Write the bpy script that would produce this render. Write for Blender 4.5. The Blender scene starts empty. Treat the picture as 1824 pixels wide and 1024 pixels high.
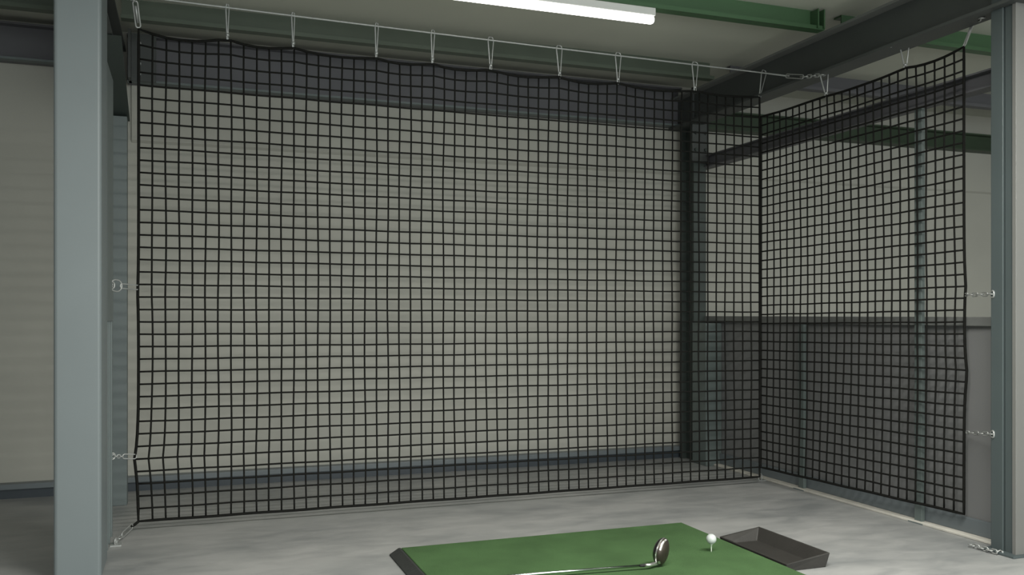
import bpy, bmesh, math, random
from mathutils import Vector, Matrix
random.seed(7)
C = bpy.context.scene.collection
sc = bpy.context.scene
PI = math.pi
R = math.radians

# ---------------------------------------------------------------- camera, light, exposure
# world axes: X runs along the back wall, Y runs deeper into the hall, Z is up; metres
CAM = Vector((0, 0, 1.05)); FPX = 1600.0; YAW = R(20)
cd = bpy.data.cameras.new('camera'); cam = bpy.data.objects.new('camera', cd); C.objects.link(cam)
cam.location = CAM; cam.rotation_euler = (PI / 2, 0, -YAW)
cd.sensor_width = 36; cd.lens = 36 * FPX / 1824; cd.shift_y = 48 / 1824
cd.clip_start = 0.02; cd.clip_end = 200
sc.camera = cam
sc.view_settings.view_transform = 'Standard'; sc.view_settings.look = 'None'
sc.view_settings.gamma = 1; sc.view_settings.use_curve_mapping = False
sc.view_settings.exposure = 0.0

w = bpy.data.worlds.new('world'); sc.world = w; w.use_nodes = True
bg = w.node_tree.nodes['Background']; bg.inputs[0].default_value = (0.80, 0.90, 0.92, 1); bg.inputs[1].default_value = 0.9

def area(name, loc, rot, sx, sy, power, col):
    l = bpy.data.lights.new(name, 'AREA'); l.shape = 'RECTANGLE'; l.size = sx; l.size_y = sy
    l.energy = power; l.color = col
    o = bpy.data.objects.new(name, l); o.location = loc; o.rotation_euler = rot; C.objects.link(o); return o
# daylight through the open front of the hall, behind the camera
area('daylight_front', (3.0, -3.2, 1.5), (R(90), 0, 0), 6.0, 2.4, 135, (0.95, 1.0, 0.98))
# unseen overhead fill added to brighten floor and mat, nearer than the frame
area('overhead_fill_near', (1.7, 1.7, 2.5), (0, 0, 0), 2.6, 0.3, 170, (1.0, 0.99, 0.93))
# unseen upward fill added to brighten the ceiling and girder undersides
area('ceiling_uplight_fill', (1.8, -3.3, 0.35), (R(118), 0, 0), 6.0, 0.6, 80, (0.97, 1.0, 0.95))
area('fill_left_bay', (-2.6, 2.6, 2.5), (0, 0, 0), 2.6, 0.3, 16, (1.0, 0.99, 0.95))  # unseen fill added to set the tone of the left bay
area('fill_right_bay', (5.6, 3.4, 2.5), (0, 0, 0), 2.6, 0.3, 20, (1.0, 0.99, 0.95))  # unseen fill added to set the tone of the right bay

# ---------------------------------------------------------------- pixel helpers (1824 x 1024 survey of the place)
def ray(px, py):
    a = (px - 912) / FPX; b = (560 - py) / FPX
    c, s = math.cos(YAW), math.sin(YAW)
    return Vector((c * a + s, -s * a + c, b))
def on_y(px, py, v):
    d = ray(px, py); return CAM + d * (v / d.y)
def on_x(px, py, u):
    d = ray(px, py); return CAM + d * (u / d.x)
def on_z(px, py, z):
    d = ray(px, py); return CAM + d * ((z - CAM.z) / d.z)

# ---------------------------------------------------------------- materials
def srgb(r, g, b):
    f = lambda c: (c / 255 / 12.92) if c / 255 <= 0.04045 else ((c / 255 + 0.055) / 1.055) ** 2.4
    return (f(r), f(g), f(b))
def mat(name, col, rough=0.6, metal=0.0, var=0.06, scale=6.0, bump=0.0, bscale=60.0, stretch=(1, 1, 1), spec=0.5, coat=0.0):
    m = bpy.data.materials.new(name); m.use_nodes = True
    nt = m.node_tree; p = nt.nodes['Principled BSDF']
    tc = nt.nodes.new('ShaderNodeTexCoord'); mp = nt.nodes.new('ShaderNodeMapping'); mp.inputs['Scale'].default_value = stretch
    nt.links.new(tc.outputs['Object'], mp.inputs[0])
    n = nt.nodes.new('ShaderNodeTexNoise'); n.inputs['Scale'].default_value = scale; n.inputs['Detail'].default_value = 5
    nt.links.new(mp.outputs[0], n.inputs['Vector'])
    cr = nt.nodes.new('ShaderNodeValToRGB')
    cr.color_ramp.elements[0].position = 0.3; cr.color_ramp.elements[1].position = 0.7
    cr.color_ramp.elements[0].color = tuple(max(0, c * (1 - var)) for c in col) + (1,)
    cr.color_ramp.elements[1].color = tuple(min(1, c * (1 + var)) for c in col) + (1,)
    nt.links.new(n.outputs['Fac'], cr.inputs[0]); nt.links.new(cr.outputs[0], p.inputs['Base Color'])
    p.inputs['Roughness'].default_value = rough; p.inputs['Metallic'].default_value = metal
    p.inputs['Specular IOR Level'].default_value = spec; p.inputs['Coat Weight'].default_value = coat
    if bump:
        n2 = nt.nodes.new('ShaderNodeTexNoise'); n2.inputs['Scale'].default_value = bscale; n2.inputs['Detail'].default_value = 4
        nt.links.new(mp.outputs[0], n2.inputs['Vector'])
        b = nt.nodes.new('ShaderNodeBump'); b.inputs['Strength'].default_value = bump; b.inputs['Distance'].default_value = 0.01
        nt.links.new(n2.outputs['Fac'], b.inputs['Height']); nt.links.new(b.outputs[0], p.inputs['Normal'])
    return m
M = {}
M['wall'] = mat('wall_panel_paint', (0.385, 0.38, 0.34), 0.75, var=0.05, scale=1.6, bump=0.05, bscale=30)
M['wall_grey'] = mat('grey_partition_paint', (0.172, 0.174, 0.175), 0.65, var=0.05, scale=1.5, bump=0.03)
M['ceiling'] = mat('ceiling_panel', (0.52, 0.53, 0.46), 0.7, var=0.05, scale=1.2)
M['blue_steel'] = mat('blue_grey_steel_paint', (0.142, 0.165, 0.170), 0.5, var=0.035, scale=2.5, bump=0.03, bscale=12)
M['stud_steel'] = mat('stud_steel_paint', (0.125, 0.15, 0.15), 0.5, var=0.05, scale=3)
M['column_shade'] = mat('shaded_column_side', (0.062, 0.078, 0.08), 0.5, var=0.06, scale=3)  # shade on the right column's side, put into a darker colour
M['rail'] = mat('base_rail_paint', (0.13, 0.15, 0.16), 0.4, var=0.08, scale=3)
M['dark_steel'] = mat('dark_girder_paint', (0.062, 0.068, 0.066), 0.55, var=0.08, scale=3)
M['flange'] = mat('girder_flange_paint', (0.15, 0.155, 0.15), 0.55, var=0.08, scale=3)
M['green'] = mat('green_purlin_paint', (0.045, 0.10, 0.045), 0.5, var=0.12, scale=4, stretch=(0.4, 1, 3))
M['beam'] = mat('wall_beam_paint', (0.105, 0.105, 0.115), 0.55, var=0.08, scale=3)
M['pale'] = mat('lit_column_front', (0.15, 0.15, 0.142), 0.6, var=0.03, scale=3)  # strong light on the right column's front, put into a paler colour
M['curb'] = mat('pale_concrete_curb', (0.52, 0.50, 0.45), 0.8, var=0.12, scale=12, bump=0.2)
M['rope'] = mat('black_cord', (0.008, 0.008, 0.007), 0.85, var=0.2, scale=60, spec=0.15)
M['steel'] = mat('galvanised_steel', (0.40, 0.41, 0.40), 0.45, 0.55, var=0.08, scale=40)
M['cable'] = mat('steel_cable', (0.38, 0.39, 0.38), 0.5, 0.4, var=0.08, scale=80)
M['chrome'] = mat('chrome_shaft', (0.60, 0.66, 0.62), 0.18, 1.0, var=0.03)
M['silver'] = mat('brushed_silver', (0.75, 0.74, 0.72), 0.25, 0.9, var=0.05, scale=50)
M['black_gloss'] = mat('black_gloss_crown', (0.012, 0.011, 0.010), 0.15, 0.0, var=0.1, coat=0.6)
M['bronze'] = mat('dark_bronze_sole', (0.085, 0.07, 0.058), 0.38, 0.7, var=0.2, scale=30)
M['grey_green'] = mat('grey_green_purlin_paint', (0.075, 0.095, 0.070), 0.5, var=0.1, scale=4)
M['stud_dim'] = mat('dim_stud_paint', (0.11, 0.135, 0.13), 0.5, var=0.05, scale=3)
M['base_dark'] = mat('base_channel_with_shade', (0.035, 0.045, 0.055), 0.4, var=0.1, scale=4)  # dark channel face, with the shadow below the ledge painted in
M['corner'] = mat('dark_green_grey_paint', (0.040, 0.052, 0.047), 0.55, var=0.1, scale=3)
M['dim_green'] = mat('dim_green_beam_paint', (0.040, 0.062, 0.037), 0.5, var=0.1, scale=4)
M['rubber'] = mat('black_rubber', (0.028, 0.030, 0.028), 0.7, var=0.15, scale=30, bump=0.1)
M['tray'] = mat('charcoal_tray_rubber', (0.030, 0.028, 0.025), 0.55, var=0.1, scale=15, bump=0.08, bscale=90)
M['grip'] = mat('black_grip', (0.015, 0.015, 0.015), 0.8, bump=0.2, bscale=200)
M['ball'] = mat('white_ball', (0.50, 0.53, 0.52), 0.35, var=0.01, coat=0.3)
M['tee'] = mat('pale_tee', (0.62, 0.68, 0.58), 0.5, var=0.02)
M['white_metal'] = mat('white_lamp_housing', (0.6, 0.6, 0.58), 0.5, var=0.02)
# concrete floor
def floor_mat():
    m = bpy.data.materials.new('concrete_floor'); m.use_nodes = True; nt = m.node_tree; p = nt.nodes['Principled BSDF']
    tc = nt.nodes.new('ShaderNodeTexCoord')
    def noise(s, d, st=(1, 1, 1), dist=0.0):
        mp = nt.nodes.new('ShaderNodeMapping'); mp.inputs['Scale'].default_value = st
        nt.links.new(tc.outputs['Object'], mp.inputs[0])
        n = nt.nodes.new('ShaderNodeTexNoise'); n.inputs['Scale'].default_value = s; n.inputs['Detail'].default_value = d
        n.inputs['Distortion'].default_value = dist
        nt.links.new(mp.outputs[0], n.inputs['Vector']); return n
    a = noise(1.3, 6, (1, 1.6, 1), 0.4); b = noise(7, 6, (0.7, 1.5, 1), 0.6)
    mx = nt.nodes.new('ShaderNodeMix'); mx.data_type = 'FLOAT'; mx.inputs[0].default_value = 0.4
    nt.links.new(a.outputs['Fac'], mx.inputs[2]); nt.links.new(b.outputs['Fac'], mx.inputs[3])
    cr = nt.nodes.new('ShaderNodeValToRGB'); e = cr.color_ramp.elements
    e[0].position = 0.34; e[0].color = (0.20, 0.208, 0.208, 1)
    e[1].position = 0.62; e[1].color = (0.35, 0.348, 0.34, 1)
    nt.links.new(mx.outputs[0], cr.inputs[0]); nt.links.new(cr.outputs[0], p.inputs['Base Color'])
    rr = nt.nodes.new('ShaderNodeMapRange'); rr.inputs['To Min'].default_value = 0.32; rr.inputs['To Max'].default_value = 0.55
    nt.links.new(b.outputs['Fac'], rr.inputs[0]); nt.links.new(rr.outputs[0], p.inputs['Roughness'])
    n3 = noise(40, 4); bp = nt.nodes.new('ShaderNodeBump'); bp.inputs['Strength'].default_value = 0.05; bp.inputs['Distance'].default_value = 0.01
    nt.links.new(n3.outputs['Fac'], bp.inputs['Height']); nt.links.new(bp.outputs[0], p.inputs['Normal'])
    return m
M['floor'] = floor_mat()
def turf_mat():
    m = mat('green_turf', (0.068, 0.132, 0.052), 0.95, var=0.14, scale=5, bump=0.6, bscale=420, spec=0.15)
    return m
M['turf'] = turf_mat()
def emis(name, col, s):
    m = bpy.data.materials.new(name); m.use_nodes = True; p = m.node_tree.nodes['Principled BSDF']
    p.inputs['Base Color'].default_value = col + (1,); p.inputs['Emission Color'].default_value = col + (1,); p.inputs['Emission Strength'].default_value = s
    return m
M['tube'] = emis('lit_lamp_tube', (1.0, 0.98, 0.93), 6.0)

# ---------------------------------------------------------------- mesh helpers
class MB:
    def __init__(s): s.bm = bmesh.new(); s.mats = []
    def _mi(s, m):
        if m is None: return 0
        if m not in s.mats: s.mats.append(m)
        return s.mats.index(m)
    def box(s, x0, x1, y0, y1, z0, z1, bev=0.0, m=None):
        vs = [s.bm.verts.new((x, y, z)) for z in (z0, z1) for x, y in ((x0, y0), (x1, y0), (x1, y1), (x0, y1))]
        fs = []
        for q in ((3, 2, 1, 0), (4, 5, 6, 7), (0, 1, 5, 4), (1, 2, 6, 5), (2, 3, 7, 6), (3, 0, 4, 7)):
            f = s.bm.faces.new([vs[i] for i in q]); f.material_index = s._mi(m); fs.append(f)
        if bev:
            es = list({e for f in fs for e in f.edges})
            bmesh.ops.bevel(s.bm, geom=es, offset=bev, segments=3, affect='EDGES', profile=0.5)
        return s
    def prism(s, pts, y0, y1, axis='y', m=None):
        """closed outline pts (a,b) swept along an axis"""
        def v(a, b, t):
            return {'y': (a, t, b), 'x': (t, a, b), 'z': (a, b, t)}[axis]
        A = [s.bm.verts.new(v(a, b, y0)) for a, b in pts]; B = [s.bm.verts.new(v(a, b, y1)) for a, b in pts]
        n = len(pts); fs = [s.bm.faces.new(A), s.bm.faces.new(B[::-1])]
        for i in range(n): fs.append(s.bm.faces.new((A[i], B[i], B[(i + 1) % n], A[(i + 1) % n])))
        for f in fs: f.material_index = s._mi(m)
        return s
    def tube(s, pts, r, n=6, closed=False, caps=True, m=None):
        pts = [Vector(p) for p in pts]; N = len(pts); rs = r if isinstance(r, (list, tuple)) else [r] * N
        rings = []; up = None
        for i, p in enumerate(pts):
            a = pts[(i - 1) % N] if (closed or i > 0) else p
            b = pts[(i + 1) % N] if (closed or i < N - 1) else p
            t = (b - a)
            if t.length < 1e-9: t = Vector((0, 0, 1))
            t.normalize()
            if up is None:
                up = Vector((0, 0, 1)) if abs(t.z) < 0.9 else Vector((0, 1, 0))
            up = (up - t * up.dot(t))
            if up.length < 1e-6: up = t.orthogonal()
            up.normalize(); sd = t.cross(up)
            rings.append([s.bm.verts.new(p + (up * math.cos(2 * PI * k / n) + sd * math.sin(2 * PI * k / n)) * rs[i]) for k in range(n)])
        mi = s._mi(m)
        for i in range(N if closed else N - 1):
            A, B = rings[i], rings[(i + 1) % N]
            for k in range(n):
                f = s.bm.faces.new((A[k], A[(k + 1) % n], B[(k + 1) % n], B[k])); f.smooth = True; f.material_index = mi
        if caps and not closed:
            for q in (rings[0][::-1], rings[-1]):
                f = s.bm.faces.new(q); f.material_index = mi
        return s
    def lathe(s, prof, c, n=24, m=None):
        c = Vector(c); rings = [[s.bm.verts.new(c + Vector((r * math.cos(2 * PI * k / n), r * math.sin(2 * PI * k / n), z))) for k in range(n)] for r, z in prof]
        for A, B in zip(rings, rings[1:]):
            for k in range(n):
                f = s.bm.faces.new((A[k], A[(k + 1) % n], B[(k + 1) % n], B[k])); f.smooth = True; f.material_index = s._mi(m)
        for q in (rings[0][::-1], rings[-1]): s.bm.faces.new(q)
        return s
    def build(s, name, m, parent=None, origin=None):
        bmesh.ops.recalc_face_normals(s.bm, faces=s.bm.faces[:])
        me = bpy.data.meshes.new(name)
        if origin is not None: bmesh.ops.translate(s.bm, verts=s.bm.verts[:], vec=-Vector(origin))
        s.bm.to_mesh(me); s.bm.free()
        o = bpy.data.objects.new(name, me); C.objects.link(o)
        if origin is not None: o.location = origin
        me.materials.append(m)
        if parent is not None: o.parent = parent
        return o
def tag(o, label=None, cat=None, group=None, kind=None):
    if label: o['label'] = label
    if cat: o['category'] = cat
    if group: o['group'] = group
    if kind: o['kind'] = kind
    return o
def empty(name, label, cat, loc=(0, 0, 0), group=None):
    o = bpy.data.objects.new(name, None); o.empty_display_size = 0.05; C.objects.link(o); o.location = loc
    return tag(o, label, cat, group)
def struct(name, mb, m, label=None): return tag(mb.build(name, m), label, None, None, 'structure')
def box_part(name, parent, m, *a, **k):
    """part given in world coordinates under an un-rotated parent"""
    o = MB().box(*a, **k).build(name, m, parent); o.location = -parent.location; return o
def wpart(name, mb, m, parent):
    o = mb.build(name, m, parent); o.location = -parent.location; return o
def copy_tree(o, parent=None):
    c = o.copy(); C.objects.link(c); c.parent = parent
    for ch in list(o.children): copy_tree(ch, c)
    return c

# ---------------------------------------------------------------- the setting
ZC = 2.74
WY = 5.83          # face of the back wall
struct('floor', MB().box(-4.5, 8.5, -4, WY + 0.15, -0.12, 0), M['floor'])
struct('ceiling', MB().box(-4.5, 8.5, -4, WY + 0.15, ZC, ZC + 0.06), M['ceiling'])
wb = MB().box(-4.5, 8.5, WY + 0.012, WY + 0.15, 0, ZC)
wb.prism([(WY + 0.012, 2.08), (WY - 0.006, 2.095), (WY - 0.006, 2.42), (WY + 0.012, 2.42)], -0.3, 8.5, axis='x')
struct('wall_back', wb, M['wall'])
struct('wall_left', MB().box(-4.6, -4.5, -4, WY + 0.15, 0, ZC), M['wall_grey'])
struct('wall_far_right', MB().box(8.5, 8.6, -4, WY + 0.15, 0, ZC), M['wall'])
# base rail of the back wall: a channel with a protruding ledge
bb = MB()
bb.box(-4.5, 3.42, WY - 0.060, WY + 0.012, 0.052, 0.085, bev=0.004)
struct('baseboard_back', bb, M['rail'])
struct('trim_3', MB().box(-4.5, 3.42, WY - 0.045, WY + 0.012, 0.0, 0.052), M['base_dark'])
# right-hand half-height partition
UX = 3.515
pw = MB().box(UX, UX + 0.05, 3.03, WY - 0.02, 0.0, 0.995)
struct('wall_right', pw, M['wall_grey'])
struct('trim_1', MB().box(UX - 0.025, UX + 0.075, 3.035, WY - 0.02, 0.995, 1.038, bev=0.003), M['flange'])
struct('baseboard_right', MB().box(UX - 0.02, UX, 3.035, 5.5, 0.012, 0.085, bev=0.003), M['rail'])
struct('trim_2', MB().box(UX - 0.065, UX, 3.035, 5.5, 0, 0.012, bev=0.003), M['curb'])
# left-hand partition panel between the column and the gap
LU = -0.317
lw = MB().box(LU - 0.10, LU - 0.004, 4.193, 4.66, 1.02, 2.16)
lw.box(LU - 0.10, LU - 0.03, 4.193, 4.66, 0, 1.02)
for v in (4.26, 4.38, 4.50, 4.64):
    lw.box(LU - 0.03, LU - 0.006, v - 0.012, v + 0.012, 0, 1.02)
struct('wall_left_panel', lw, M['stud_steel'])

# ---------------------------------------------------------------- columns
t = empty('steel_column', 'tall pale blue-grey square steel column on the left, nearest the camera', 'column', (-0.403, 4.07, 0))
box_part('shaft', t, M['blue_steel'], -0.483, -0.311, 3.90, 4.19, 0, 2.66, bev=0.014)
box_part('cap_plate', t, M['blue_steel'], -0.51, -0.30, 3.88, 4.21, 2.66, ZC)
t = empty('steel_column', 'blue-grey steel column with paler, brightly lit front at the right edge', 'column', (3.49, 2.97, 0))
box_part('channel', t, M['column_shade'], 3.377, 3.62, 2.972, 3.035, 0, ZC, bev=0.003)
box_part('shaft', t, M['column_shade'], 3.383, 3.62, 2.925, 2.967, 0, ZC, bev=0.003)
box_part('lit_front', t, M['pale'], 3.377, 3.62, 2.905, 2.925, 0, ZC, bev=0.002)  # added thin board whose paler colour holds the light on the front
box_part('base_plate', t, M['column_shade'], 3.34, 3.66, 2.885, 3.06, 0, 0.010, bev=0.002)
t = empty('steel_column', 'dark steel column standing in the back corner behind the net', 'column', (3.42, 5.66, 0))
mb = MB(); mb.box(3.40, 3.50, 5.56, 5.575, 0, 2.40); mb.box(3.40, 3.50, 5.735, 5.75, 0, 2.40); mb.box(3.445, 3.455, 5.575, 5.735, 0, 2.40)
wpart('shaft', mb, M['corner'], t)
box_part('lower_casing', t, M['stud_dim'], 3.385, 3.512, 5.38, 5.555, 0, 0.99, bev=0.003)
mb = MB(); mb.box(3.38, 3.51, 5.545, 5.56, 2.14, 2.66)
wpart('end_plate', mb, M['dark_steel'], t)
for x in (3.405, 3.485):
    for z in (2.22, 2.34, 2.46, 2.58):
        wpart('bolt', MB().tube([(x, 5.545, z), (x, 5.530, z)], 0.012, 6), M['corner'], t)
t = empty('steel_post', 'slim grey steel post behind the left column, beside the net', 'post', (-0.33, 5.4, 0))
box_part('shaft', t, M['stud_steel'], -0.375, -0.30, 5.37, 5.45, 0, 2.14, bev=0.003)
mb = MB().prism([(4.75, 2.40), (5.45, 2.14), (5.45, 2.40)], -0.345, -0.33, axis='x')
wpart('haunch', mb, M['dark_steel'], t)
wpart('haunch_flange', MB().prism([(4.75, 2.40), (5.45, 2.14), (5.45, 2.128), (4.72, 2.395)], -0.385, -0.29, axis='x'), M['corner'], t)
# studs of the right partition
for px, zt, lab in ((1431, 0.99, 'short blue-grey stud of the right partition, nearer the net corner'),
                (1640, 2.085, 'tall blue-grey stud of the right partition, nearer the right column')):
    p = on_x(px, 900, UX - 0.03)
    t = empty('wall_stud', lab, 'post', (UX, p.y, 0), 'studs of the right partition')
    mb = MB(); mb.box(UX - 0.048, UX - 0.026, p.y - 0.024, p.y + 0.024, 0, zt, bev=0.002)
    wpart('shaft', mb, M['stud_dim'], t)
    box_part('foot_plate', t, M['stud_steel'], UX - 0.066, UX - 0.02, p.y - 0.048, p.y + 0.048, 0.0, 0.006)

# ---------------------------------------------------------------- girders, beams and purlins
def i_beam(name, label, axis, c, a0, a1, z0, z1, wd, web_m, fl_m, tf=0.014, tw=0.008, cat='beam', group=None):
    loc = (c, a0, z0) if axis == 'y' else (a0, c, z0)
    t = empty(name, label, cat, loc, group)
    def bx(h, za, zb):
        return MB().box(c - h, c + h, a0, a1, za, zb) if axis == 'y' else MB().box(a0, a1, c - h, c + h, za, zb)
    wpart('web', bx(tw / 2, z0 + tf, z1 - tf), web_m, t)
    wpart('flange', bx(wd / 2, z0, z0 + tf), fl_m, t)
    wpart('flange', bx(wd / 2, z1 - tf, z1), fl_m, t)
    return t
g = i_beam('roof_girder', 'big dark steel roof girder running from the back corner to the right column', 'y', 3.40, 2.6, 5.80, 2.40, 2.625, 0.13, M['dark_steel'], M['dark_steel'])
g.children[1].data.materials.clear(); g.children[1].data.materials.append(M['flange'])
i_beam('roof_girder', 'dark steel roof girder above the left column', 'y', -0.40, 4.215, 5.80, 2.40, 2.625, 0.14, M['dark_steel'], M['dark_steel'])
i_beam('tie_beam', 'dark grey beam above the right partition, below the big girder', 'y', UX + 0.01, 3.04, 5.75, 2.10, 2.185, 0.08, M['beam'], M['beam'], tf=0.008)
# back-wall beams: bay by bay
def wall_beam(label, x0, x1, z0, z1, m='beam', mf='stud_steel'):
    t = empty('wall_beam', label, 'beam', ((x0 + x1) / 2, WY - 0.05, z0))
    box_part('web', t, M[m], x0, x1, WY - 0.055, WY - 0.006, z0, z1)
    box_part('flange', t, M[mf], x0, x1, WY - 0.11, WY - 0.055, z0, z0 + 0.012)
    box_part('flange', t, M[m], x0, x1, WY - 0.11, WY - 0.055, z1 - 0.012, z1)
    return t
t = wall_beam('long dark grey beam along the back wall behind the net', -0.32, 3.40, 2.42, 2.70)
box_part('end_plate', t, M['dark_steel'], -0.31, -0.295, WY - 0.2, WY - 0.055, 2.42, 2.70)
pl = box_part('gusset_plate', t, M['dark_steel'], -0.30, -0.16, WY - 0.125, WY - 0.112, 2.42, 2.70)
for z in (2.46, 2.52, 2.64):
    b = wpart('bolt', MB().tube([(-0.25, WY - 0.125, z), (-0.25, WY - 0.140, z)], 0.009, 6), M['steel'], t)
wall_beam('dark beam on the back wall left of the left column', -4.5, -0.48, 2.49, 2.70)
wall_beam('dark green beam on the back wall of the far right bay', 3.49, 8.5, 2.42, 2.56, 'dim_green', 'dim_green')
def purlin(label, x0, x1, v, z0=2.62, m='green'):
    """Z-section green purlin under the ceiling"""
    t = empty('roof_purlin', label, 'purlin', ((x0 + x1) / 2, v, z0), 'roof purlins')
    mb = MB(); mb.box(x0, x1, v - 0.004, v + 0.004, z0, ZC)
    wpart('web', mb, M[m], t)
    wpart('flange', MB().box(x0, x1, v - 0.058, v - 0.004, z0, z0 + 0.008).box(x0, x1, v - 0.058, v - 0.052, z0 + 0.008, z0 + 0.022), M[m], t)
    wpart('flange', MB().box(x0, x1, v + 0.004, v + 0.06, ZC - 0.010, ZC - 0.001), M[m], t)
    return t
purlin('grey-green roof purlin right above the net cable', -0.32, 3.32, 5.23, m='grey_green')
p2 = purlin('green roof purlin carrying the lit tube lamp', -0.32, 3.32, 4.13)
for x in (3.27, 3.31):
    wpart('cleat', MB().box(x - 0.004, x + 0.004, 4.06, 4.125, 2.625, 2.73), M['green'], p2)
purlin('green roof purlin of the right bay, nearest the camera', 3.48, 8.5, 4.13)
purlin('grey roof purlin of the right bay, nearest the back wall', 3.48, 8.5, 5.23, m='beam')
purlin('grey-green roof purlin left of the left column', -4.5, -0.52, 5.23, m='grey_green')

# ---------------------------------------------------------------- tube lamp
lx1 = on_y(1163, 36, 4.09).x; lx0 = lx1 - 1.26; lz = 2.545
t = empty('tube_lamp', 'long lit white tube lamp under the green purlin', 'lamp', ((lx0 + lx1) / 2, 4.09, 2.62))
box_part('housing', t, M['white_metal'], lx0 - 0.004, lx1 + 0.004, 4.065, 4.115, 2.578, 2.618, bev=0.004)
mb = MB(); mb.tube([(lx0, 4.09, 2.562), (lx0 + 0.01, 4.09, 2.562), (lx1 - 0.01, 4.09, 2.562), (lx1, 4.09, 2.562)], [0.016, 0.022, 0.022, 0.016], 14)
wpart('lamp_tube', mb, M['tube'], t)

# ---------------------------------------------------------------- nets
ROPE = 0.0047
def catenary(a, b, n, sag):
    return [a.lerp(b, i / n) + Vector((0, 0, -sag * 4 * (i / n) * (1 - i / n))) for i in range(n + 1)]
def make_net(label, A0, B0, A1, B1, hooks, nc, nr, scallop, topfun=None, pinch=()):
    """A = first side, B = second side; 0 bottom, 1 top; hooks = fractions at which the top edge is hung"""
    def top(f):
        z = A1.z + (B1.z - A1.z) * f
        for h0, h1, z0, z1, sg in hooks:
            if h0 <= f <= h1 + 1e-6:
                q = (f - h0) / (h1 - h0); z = z0 + (z1 - z0) * q - sg * 4 * q * (1 - q) * (1.0 - 0.35 * (q - 0.5))
        return z
    def pt(i, k):
        f = i / nc; g = k / nr
        zb = A0.z + (B0.z - A0.z) * f; zt = top(f); zl = A1.z + (B1.z - A1.z) * f
        z = zb + (zl - zb) * g + (zt - zl) * (g ** 26)
        bx = A0.x + (B0.x - A0.x) * f; by = A0.y + (B0.y - A0.y) * f
        tx = A1.x + (B1.x - A1.x) * f; ty = A1.y + (B1.y - A1.y) * f
        x = bx + (tx - bx) * g; y = by + (ty - by) * g
        d = (B0 - A0); d.z = 0; d.normalize(); nrm = Vector((-d.y, d.x, 0))
        wob = 0.0016 * math.sin(i * 1.7 + k * 0.45) + 0.0014 * math.sin(i * 0.53 - k * 0.31)
        bulge = 0.02 * math.sin(PI * f) * math.sin(PI * g)
        off = d * wob * (0 if i in (0, nc) else 1) + nrm * bulge
        for side, gz, amt in pinch:
            e = math.exp(-abs(g - gz) / 0.045) * amt
            if side == 0: off -= d * e * math.exp(-f * 14)
            else: off += d * e * math.exp(-(1 - f) * 10)
        return Vector((x, y, z + 0.0009 * math.sin(i * 0.9 + k))) + off
    t = empty('golf_net', label, 'net', A0)
    mb = MB()
    for i in range(1, nc): mb.tube([pt(i, k) for k in range(nr + 1)], ROPE, 5)
    for k in range(1, nr): mb.tube([pt(i, k) for i in range(nc + 1)], ROPE, 5)
    wpart('netting', mb, M['rope'], t)
    per = [pt(i, 0) for i in range(nc)] + [pt(nc, k) for k in range(nr)] + [pt(i, nr) for i in range(nc, 0, -1)] + [pt(0, k) for k in range(nr, 0, -1)]
    wpart('border_rope', MB().tube(per, 0.0070, 6, closed=True), M['rope'], t)
    return pt
NV = 4.70
HX = [(247, 52), (405, 70), (522, 85), (670, 103), (770, 113), (874, 124), (997, 137), (1101, 148), (1238, 162), (1353, 173)]
hp = [on_y(x, y, NV) for x, y in HX]
A0 = on_y(247, 928, NV); B0 = on_y(1353, 850, NV); A0.z = 0.05; B0.z = 0.045
A1 = hp[0].copy(); B1 = hp[-1].copy(); W = B0.x - A0.x
fr = [(p.x - A1.x) / (B1.x - A1.x) for p in hp]
hooks = [(fr[i], fr[i + 1], hp[i].z, hp[i + 1].z, 0.020 if i < 8 else 0.012) for i in range(len(hp) - 1)]
hooks[0] = (fr[0], fr[1], hp[0].z, hp[1].z, 0.030)
A1.z -= 0.03; B1.z -= 0.01
net_back = make_net('wide black square-mesh golf net hung across the back', A0, B0, A1, B1, hooks, 58, 39, 0, pinch=((0, 0.125, 0.02), (0, 0.47, 0.005)))
# side net, from the corner towards the right column
S0 = on_z(1355, 832, 0.106); E0 = on_z(1717, 915, 0.106)
def over(px, py, P, Q):
    """point of the vertical plane through P and Q seen at a pixel"""
    n = Vector((-(Q.y - P.y), Q.x - P.x, 0)); d = ray(px, py); return CAM + d * ((P - CAM).dot(n) / d.dot(n))
SH = [(1356, 208), (1472, 171), (1613, 121), (1717, 83)]
sp = [over(x, y, S0, E0) for x, y in SH]
S1 = sp[0].copy(); E1 = sp[-1].copy()
L = (E0.xy - S0.xy).length
sfr = [(p.xy - S0.xy).length / L for p in sp]; sfr[0] = 0; sfr[-1] = 1
shooks = [(sfr[i], sfr[i + 1], sp[i].z, sp[i + 1].z, (0.004, 0.010, 0.018)[i]) for i in range(3)]
net_side = make_net('narrow black square-mesh golf net closing the right side', S0, E0, S1, E1, shooks, 26, 39, 0, pinch=((1, 0.30, 0.018), (1, 0.49, 0.010)))

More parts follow.
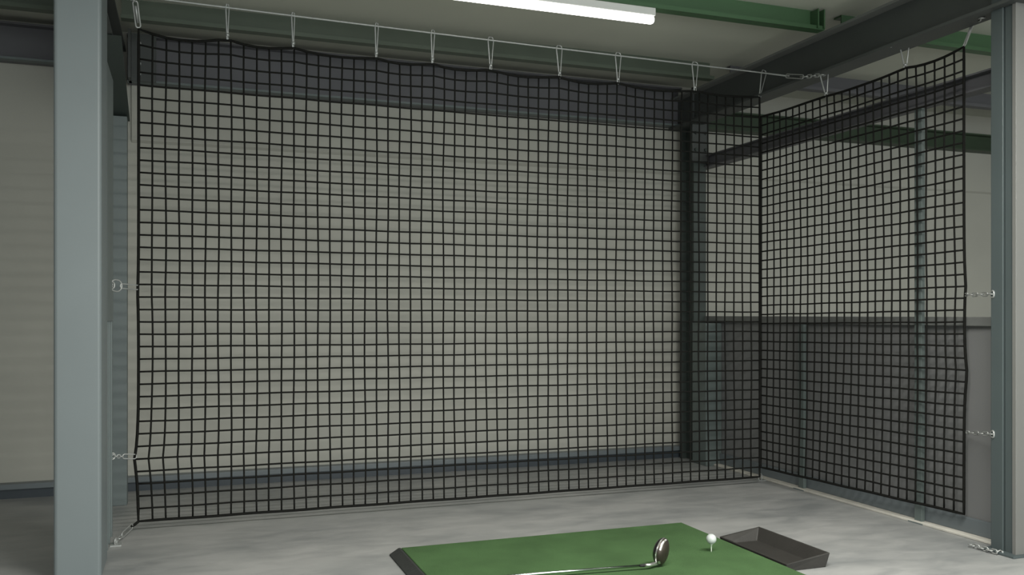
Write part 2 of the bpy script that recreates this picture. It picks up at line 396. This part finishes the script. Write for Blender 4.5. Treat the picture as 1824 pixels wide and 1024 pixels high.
# ---------------------------------------------------------------- cable
ca = on_y(232, -6, NV); ca = Vector((-0.325, NV, 2.59)); cb = on_y(1353, 129, NV); cc = on_x(1400, 135, 3.315)
t = empty('steel_cable', 'taut grey steel cable above the back net, hooks hanging from it', 'cable', ca)
wpart('wire', MB().tube(catenary(ca, cb, 24, 0.004) + [cc], 0.0048, 8), M['cable'], t)
cable_pt = lambda x: ca.lerp(cb, (x - ca.x) / (cb.x - ca.x)) - Vector((0, 0, 0.004 * 4 * ((x - ca.x) / (cb.x - ca.x)) * (1 - (x - ca.x) / (cb.x - ca.x))))
def oval(c, ax, up, L, W, n=20):
    """elongated ring: ax long direction"""
    out = []
    for i in range(n):
        a = 2 * PI * i / n; ca_, sa = math.cos(a), math.sin(a)
        out.append(c + ax * ((L / 2 - W / 2) * (1 if ca_ >= 0 else -1) + W / 2 * ca_) + up * (W / 2 * sa))
    return out
def turnbuckle(parent, p, q):
    ax = (q - p); ln = ax.length; ax.normalize(); up = Vector((0, 0, 1)); up = (up - ax * up.dot(ax)).normalized()
    wpart('turnbuckle', MB().tube(oval((p + q) / 2, ax, up, ln, 0.022), 0.0035, 6, closed=True), M['steel'], parent)
    wpart('eye_bolt', MB().tube([p - ax * 0.012, p + ax * 0.03], 0.0035, 6), M['steel'], parent)
    wpart('eye_bolt', MB().tube([q - ax * 0.03, q + ax * 0.012], 0.0035, 6), M['steel'], parent)
def chain(parent, p, q, n, w=0.014, r=0.002):
    ax = (q - p); ln = ax.length / n; ax.normalize(); up = Vector((0, 0, 1))
    up = (up - ax * up.dot(ax)).normalized(); sd = ax.cross(up)
    for i in range(n):
        c = p + ax * ln * (i + 0.5)
        wpart('chain_link', MB().tube(oval(c, ax, up if i % 2 else sd, ln + 2.6 * r, w, 14), r, 6, closed=True), M['steel'], parent)
tb1 = on_x(1431, 137, 3.315)
turnbuckle(t, cc, tb1)
chain(t, tb1, on_x(1466, 139, 3.330) + Vector((0, 0, 0.018)), 5, 0.018, 0.0028)

# ---------------------------------------------------------------- snap hooks
def snap_hook(label, top, bot, spread, face, group='snap hooks carrying the nets', rad=0.0042):
    """V-shaped wire hook: wide end at the top round the cable, narrow end holding the rope"""
    ax = (bot - top); ln = ax.length; ax.normalize(); sd = Vector(face); sd = (sd - ax * sd.dot(ax)).normalized()
    t = empty('snap_hook', label, 'hook', bot, group)
    W = spread / 2
    prof = [(-0.05, 0), (-0.035, 0.7), (0.06, 1.0), (0.35, 0.72), (0.72, 0.38), (0.84, 0.30), (0.96, 0.30), (1.0, 0)]
    left = [top + ax * ln * a + sd * (-W * b) for a, b in prof]
    right = [top + ax * ln * a + sd * (W * b) for a, b in prof]
    body = wpart('body', MB().tube(left[:] + right[-2:4:-1], rad, 7), M['steel'], t)
    gate = wpart('gate', MB().tube([right[5], right[4], right[3], right[2], right[1], right[0]], rad * 0.8, 7), M['steel'], t)
    gate.parent = body; gate.location = (0, 0, 0)
    wpart('collar', MB().tube([top + ax * ln * 0.80, top + ax * ln * 0.88], rad * 2.3, 8), M['steel'], t)
    return t
ordn = ['nearest the left column', 'second from the left column', 'third from the left column', 'fourth from the left column', 'fifth from the left column',
        'sixth from the left column', 'seventh from the left column', 'eighth from the left column, before the corner']
spreads = [0.010, 0.012, 0.018, 0.020, 0.034, 0.038, 0.040, 0.046]
tops = [405, 522, 671, 771, 874, 996, 1101, 1238]
for i in range(8):
    b = hp[i + 1]; tx = on_y(tops[i], HX[i + 1][1] - 40, NV).x
    tp = cable_pt(tx) + Vector((0, 0, 0.008))
    snap_hook('steel snap hook hanging from the cable, ' + ordn[i], tp, b - Vector((0, 0, 0.006)), max(0.016, spreads[i]), (1, 0.12, 0))
bt = on_y(1361, 132, NV); bt.z = cable_pt(bt.x).z + 0.008
snap_hook('steel snap hook at the net corner, leaning right', bt, hp[9] - Vector((0, 0, 0.004)), 0.04, (1, 0.2, 0))
for i, (px, py, lab) in enumerate(((1468, 132, 'steel snap hook on the side net, nearest the corner'), (1611, 78, 'steel snap hook on the side net, in the middle of its top edge'))):
    b = sp[i + 1]; tp = over(px, py, S0, E0)
    snap_hook(lab, tp, b - Vector((0, 0, 0.006)), 0.05, (0.3, -1, 0))
    # hanger eye that fastens the hook to the girder flange
    q = Vector((3.40 - 0.05, tp.y, 2.40))
    hg = empty('hanger_eye', 'small steel hanger eye under the big girder, ' + ('nearer the net corner' if i == 0 else 'nearer the right column'), 'hanger', q, 'hanger eyes under the girder')
    wpart('rod', MB().tube([q, tp + Vector((0, 0, 0.004))], 0.0028, 6), M['steel'], hg)
    wpart('eye', MB().tube(oval(tp, Vector((0.3, -0.95, 0)).normalized(), Vector((0, 0, 1)), 0.024, 0.02), 0.0024, 6, closed=True), M['steel'], hg)
# corner ties, top left and top right
tl = on_y(239, -6, 4.62)
tie = empty('tension_clamp', 'steel tension clip pulling the top left corner of the net', 'clip', hp[0])
a = hp[0] + Vector((0, 0, 0.0)); d = (tl - a).normalized()
wpart('clip_body', MB().tube(oval(a + d * 0.07, d, Vector((1, 0, 0.2)).normalized(), 0.125, 0.022), 0.0042, 7, closed=True), M['steel'], tie)
wpart('gate', MB().tube([a + d * 0.03, a + d * 0.11], 0.006, 7), M['steel'], tie)
chain(tie, a + d * 0.13, Vector((-0.335, 4.62, 2.585)), 4, 0.018, 0.003)
tr_a = E1.copy(); tr_b = over(1741, 20, S0, E0); d = (tr_b - tr_a); ln = d.length; d.normalize()
tie = empty('tension_clamp', 'steel tension clip and chain at the top right corner of the side net', 'clip', tr_a)
wpart('clip_body', MB().tube(oval(tr_a + d * ln * 0.38, d, Vector((0, -1, 0.3)).normalized(), ln * 0.74, 0.016), 0.0032, 7, closed=True), M['steel'], tie)
wpart('gate', MB().tube([tr_a + d * ln * 0.12, tr_a + d * ln * 0.7], 0.0042, 7), M['steel'], tie)
chain(tie, tr_a + d * ln * 0.74, Vector((3.40, 3.10, 2.395)), 5, 0.022, 0.0032)

# side ties
def side_tie(label, p, q, links, body_l, w=0.022, name='side_tie', ring=False):
    """clip at the rope end p, chain to the anchor q"""
    t = empty(name, label, 'clip', p, 'side ties of the nets')
    ax = (q - p).normalized(); up = Vector((0, 0, 1)); up = (up - ax * up.dot(ax)).normalized()
    wpart('clip_body', MB().tube(oval(p + ax * body_l / 2, ax, up, body_l, w), 0.0032, 7, closed=True), M['steel'], t)
    if ring: wpart('ring', MB().tube(oval(p + ax * (body_l + 0.022), ax, up, 0.062, 0.055), 0.0036, 7, closed=True), M['steel'], t)
    s = p + ax * (body_l + (0.048 if ring else 0))
    chain(t, s, q, links, 0.016, 0.0026)
    wpart('anchor_eye', MB().tube(oval(q, up, ax, 0.03, 0.024), 0.004, 6, closed=True), M['steel'], t)
    return t
side_tie('steel clip with ring tying the left net edge to the panel, mid height', on_y(247, 512, NV), Vector((LU - 0.004, 4.60, on_y(195, 508, 4.6).z)), 2, 0.105, ring=True)
side_tie('short steel chain tying the left net edge to the panel, low down', on_y(243, 813, NV), Vector((LU - 0.006, 4.64, on_y(193, 813, 4.64).z)), 4, 0.07)
p = on_y(247, 929, NV)
lt = side_tie('steel clip tying the bottom left net corner to the floor', on_y(236, 936, 4.68), Vector((LU + 0.02, 4.46, 0.016)), 2, 0.15, 0.026)
wpart('rope_end', MB().tube([A0, on_y(240, 934, 4.69), on_y(234, 938, 4.68)], 0.007, 7), M['rope'], lt)
wpart('anchor_plate', MB().box(LU - 0.002, LU + 0.045, 4.43, 4.49, 0, 0.006), M['steel'], lt)
side_tie('short steel chain tying the right net edge to the column, mid height', over(1718, 525, S0, E0), Vector((3.377, 3.025, on_x(1766, 524, 3.377).z)), 5, 0.03, 0.012, ring=False)
side_tie('short steel chain tying the right net edge to the column, low down', over(1721, 770, S0, E0), Vector((3.377, 3.025, on_x(1766, 773, 3.377).z)), 5, 0.03, 0.012)
# corner floor anchor
q = on_z(1353, 853, 0.01)
t = empty('floor_anchor', 'small steel floor hook under the net corner', 'hook', (q.x, q.y, 0), 'floor anchors')
wpart('plate', MB().box(q.x - 0.02, q.x + 0.05, q.y - 0.02, q.y + 0.02, 0, 0.006), M['steel'], t)
wpart('eye', MB().tube(oval(Vector((q.x + 0.005, q.y, 0.022)), Vector((0, 0, 1)), Vector((1, 0, 0)), 0.04, 0.026), 0.004, 7, closed=True), M['steel'], t)
q = on_z(1750, 977, 0.01)
t = empty('floor_anchor', 'steel chain end and hook lying at the foot of the right column', 'hook', (q.x, q.y, 0), 'floor anchors')
chain(t, on_z(1728, 970, 0.012), on_z(1775, 983, 0.014), 6, 0.018, 0.003)
wpart('hook', MB().tube([on_z(1775, 983, 0.014), on_z(1782, 980, 0.014), on_z(1786, 983, 0.014)], 0.004, 7), M['steel'], t)

# ---------------------------------------------------------------- hitting mat
MX0, MX1, MY0, MY1 = 0.887, 2.285, 2.42, 3.852
t = empty('golf_mat', 'green turf golf mat with black rubber edge on the concrete floor', 'mat', ((MX0 + MX1) / 2, (MY0 + MY1) / 2, 0))
box_part('turf', t, M['turf'], MX0, MX1, MY0, MY1, 0.020, 0.032, bev=0.004)
mb = MB(); mb.box(MX0 - 0.004, MX1 + 0.011, MY0 - 0.006, MY1 + 0.010, 0.0, 0.026, bev=0.002)
wpart('rubber_base', mb, M['rubber'], t)
mb = MB().prism([(MX0 - 0.050, 0), (MX0 - 0.002, 0), (MX0 - 0.002, 0.030), (MX0 - 0.010, 0.030), (MX0 - 0.050, 0.006)], MY0 - 0.006, MY1 + 0.006, axis='y')
wpart('rubber_ramp', mb, M['rubber'], t)

# ---------------------------------------------------------------- ball tray
t = empty('ball_tray', 'charcoal rubber ball tray beside the mat, open on top', 'tray', (2.40, 3.29, 0))
X0, X1, Y0, Y1 = 2.298, 2.515, 3.05, 3.54
th = 0.010
def ring(x0, x1, y0, y1, zl, zr):
    return [(x0, y0, zl), (x1, y0, zr), (x1, y1, zr), (x0, y1, zl)]
mb = MB(); bm = mb.bm
ob = [bm.verts.new(v) for v in ring(X0 + 0.004, X1 - 0.012, Y0 + 0.012, Y1 - 0.012, 0, 0)]
ot = [bm.verts.new(v) for v in ring(X0, X1, Y0, Y1, 0.034, 0.062)]
it = [bm.verts.new(v) for v in ring(X0 + th, X1 - th, Y0 + th, Y1 - th, 0.034, 0.062)]
ib = [bm.verts.new(v) for v in ring(X0 + 0.022, X1 - 0.045, Y0 + 0.075, Y1 - 0.045, 0.010, 0.010)]
bm.faces.new(ob[::-1]); bm.faces.new(ib)
for A, B in ((ob, ot), (ot, it), (it, ib)):
    for k in range(4): bm.faces.new((A[k], A[(k + 1) % 4], B[(k + 1) % 4], B[k]))
tr = wpart('tray_body', mb, M['tray'], t)
bv = tr.modifiers.new('bevel', 'BEVEL'); bv.width = 0.003; bv.segments = 2

# ---------------------------------------------------------------- ball and tee
tp = on_z(1267, 983, 0.032)
tee = MB().lathe([(0.0016, 0.0), (0.0022, 0.006), (0.0024, 0.024), (0.0034, 0.030), (0.0062, 0.034), (0.0062, 0.0352)], (0, 0, 0), 16).build('golf_tee', M['tee'])
tee.location = (tp.x, tp.y, 0.0315); tag(tee, 'pale golf tee standing in the turf under the ball', 'tee')
bm = bmesh.new(); bmesh.ops.create_icosphere(bm, subdivisions=5, radius=0.0218)
dirs = []
for i in range(330):
    zz = 1 - 2 * (i + 0.5) / 330; rr = math.sqrt(1 - zz * zz); a = i * 2.399963
    dirs.append(Vector((rr * math.cos(a), rr * math.sin(a), zz)))
from mathutils.kdtree import KDTree
kd = KDTree(len(dirs)); [kd.insert(dd, i) for i, dd in enumerate(dirs)]; kd.balance()
for v in bm.verts:
    n = v.co.normalized(); dist = kd.find(n)[2]
    v.co = n * (0.0218 - 0.0005 * max(0, 1 - (dist / 0.085) ** 2))
for f in bm.faces: f.smooth = True
me = bpy.data.meshes.new('golf_ball'); bm.to_mesh(me); bm.free(); me.materials.append(M['ball'])
o = bpy.data.objects.new('golf_ball', me); C.objects.link(o); o.location = (tp.x, tp.y, 0.0315 + 0.0352 + 0.0212)
tag(o, 'white dimpled golf ball resting on the tee', 'ball')

# ---------------------------------------------------------------- driver lying on the mat
hb = on_z(1180, 1013, 0.032)            # where the head rests
sh0 = on_z(1158, 1006, 0.050)           # hosel end of the shaft
sh1 = on_z(1000, 1019, 0.048)
sdir = (sh1 - sh0); sdir.z = 0; sdir.normalize()
t = empty('golf_driver', 'golf driver with black and silver head lying on the green mat', 'golf club', (hb.x, hb.y, 0.032))
# head axes: T = heel to toe (upwards), F = crown to sole, B = front to back
view = Vector((math.sin(YAW), math.cos(YAW), 0)); right = Vector((math.cos(YAW), -math.sin(YAW), 0))
T = (Vector((0, 0, 1)) + right * 0.20).normalized()
F = (right * 0.80 + (-view) * 0.60).normalized(); F = (F - T * F.dot(T)).normalized()
B = T.cross(F).normalized()
if B.dot(view) > 0: B = -B      # the club face looks away, towards the net
HL, HD, HH = 0.112, 0.098, 0.062       # heel-toe, front-back, crown-sole
hc = Vector((hb.x, hb.y, 0.032 + 0.060)) + view * 0.035 + right * 0.004
def head_pt(a, b):
    """a: around the heel-toe/front-back outline, b: crown(-1) .. sole(+1)"""
    rr = math.sqrt(max(0, 1 - abs(b) ** 2.4))
    ct, st = math.cos(a), math.sin(a)
    # outline: flattened at the face (st<0)
    y = st * HD / 2
    if st < 0: y *= 0.62
    x = ct * HL / 2 * (1 if ct > 0 else 0.96)
    return hc + T * x * rr + B * y * rr + F * (b * HH / 2 * (1.0 if b < 0 else 0.85))
def head_patch(name, b0, b1, a0, a1, m, off=0.0, nb=10, na=40, sfn=None):
    bm = bmesh.new(); g = []
    for i in range(nb + 1):
        b = b0 + (b1 - b0) * i / nb; row = []
        for j in range(na + 1):
            a = a0 + (a1 - a0) * j / na
            p_ = head_pt(a, b); n_ = (p_ - hc).normalized(); row.append(bm.verts.new(p_ + n_ * off))
        g.append(row)
    for i in range(nb):
        for j in range(na):
            f = bm.faces.new((g[i][j], g[i][j + 1], g[i + 1][j + 1], g[i + 1][j])); f.smooth = True
    bmesh.ops.remove_doubles(bm, verts=bm.verts[:], dist=1e-5)
    bmesh.ops.recalc_face_normals(bm, faces=bm.faces[:])
    me = bpy.data.meshes.new(name); bm.to_mesh(me); bm.free(); me.materials.append(m)
    o = bpy.data.objects.new(name, me); C.objects.link(o); o.parent = t; o.location = -t.location; return o
head_patch('crown', -1, -0.12, 0, 2 * PI, M['black_gloss'])
head_patch('rim', -0.12, 0.10, 0, 2 * PI, M['silver'], 0.0006)
sole = head_patch('sole', 0.10, 1, 0, 2 * PI, M['bronze']); sole['label'] = 'dark bronze sole'
# face plate with score lines
head_patch('club_face', -0.42, 0.42, PI * 1.14, PI * 1.80, M['silver'], 0.0014, 8, 16)
o = head_patch('sole_stripe', 0.30, 0.52, PI * 0.02, PI * 0.42, M['silver'], 0.0012, 6, 14); o.parent = sole; o.location = (0, 0, 0)
o = head_patch('sole_weight', 0.25, 0.55, PI * 0.72, PI * 0.84, M['silver'], 0.0012, 6, 10); o.parent = sole; o.location = (0, 0, 0)
heel = hc - T * HL * 0.43 - F * 0.004
h1 = sh0
wpart('hosel', MB().tube([heel, heel.lerp(h1, 0.35), heel.lerp(h1, 0.8), h1, h1 + sdir * 0.025], [0.009, 0.0085, 0.0075, 0.0068, 0.0066], 14), M['silver'], t)
wpart('ferrule', MB().tube([h1 + sdir * 0.022, h1 + sdir * 0.045], [0.0068, 0.0050], 14), M['grip'], t)
s_end = sh0 + sdir * 0.80; s_end.z = 0.046
wpart('shaft', MB().tube([h1 + sdir * 0.04, h1 + sdir * 0.4, s_end], [0.0045, 0.0055, 0.0070], 14), M['chrome'], t)
g_end = s_end + sdir * 0.26
wpart('grip', MB().tube([s_end - sdir * 0.01, s_end, g_end - sdir * 0.01, g_end], [0.0075, 0.0095, 0.013, 0.011], 14), M['grip'], t)
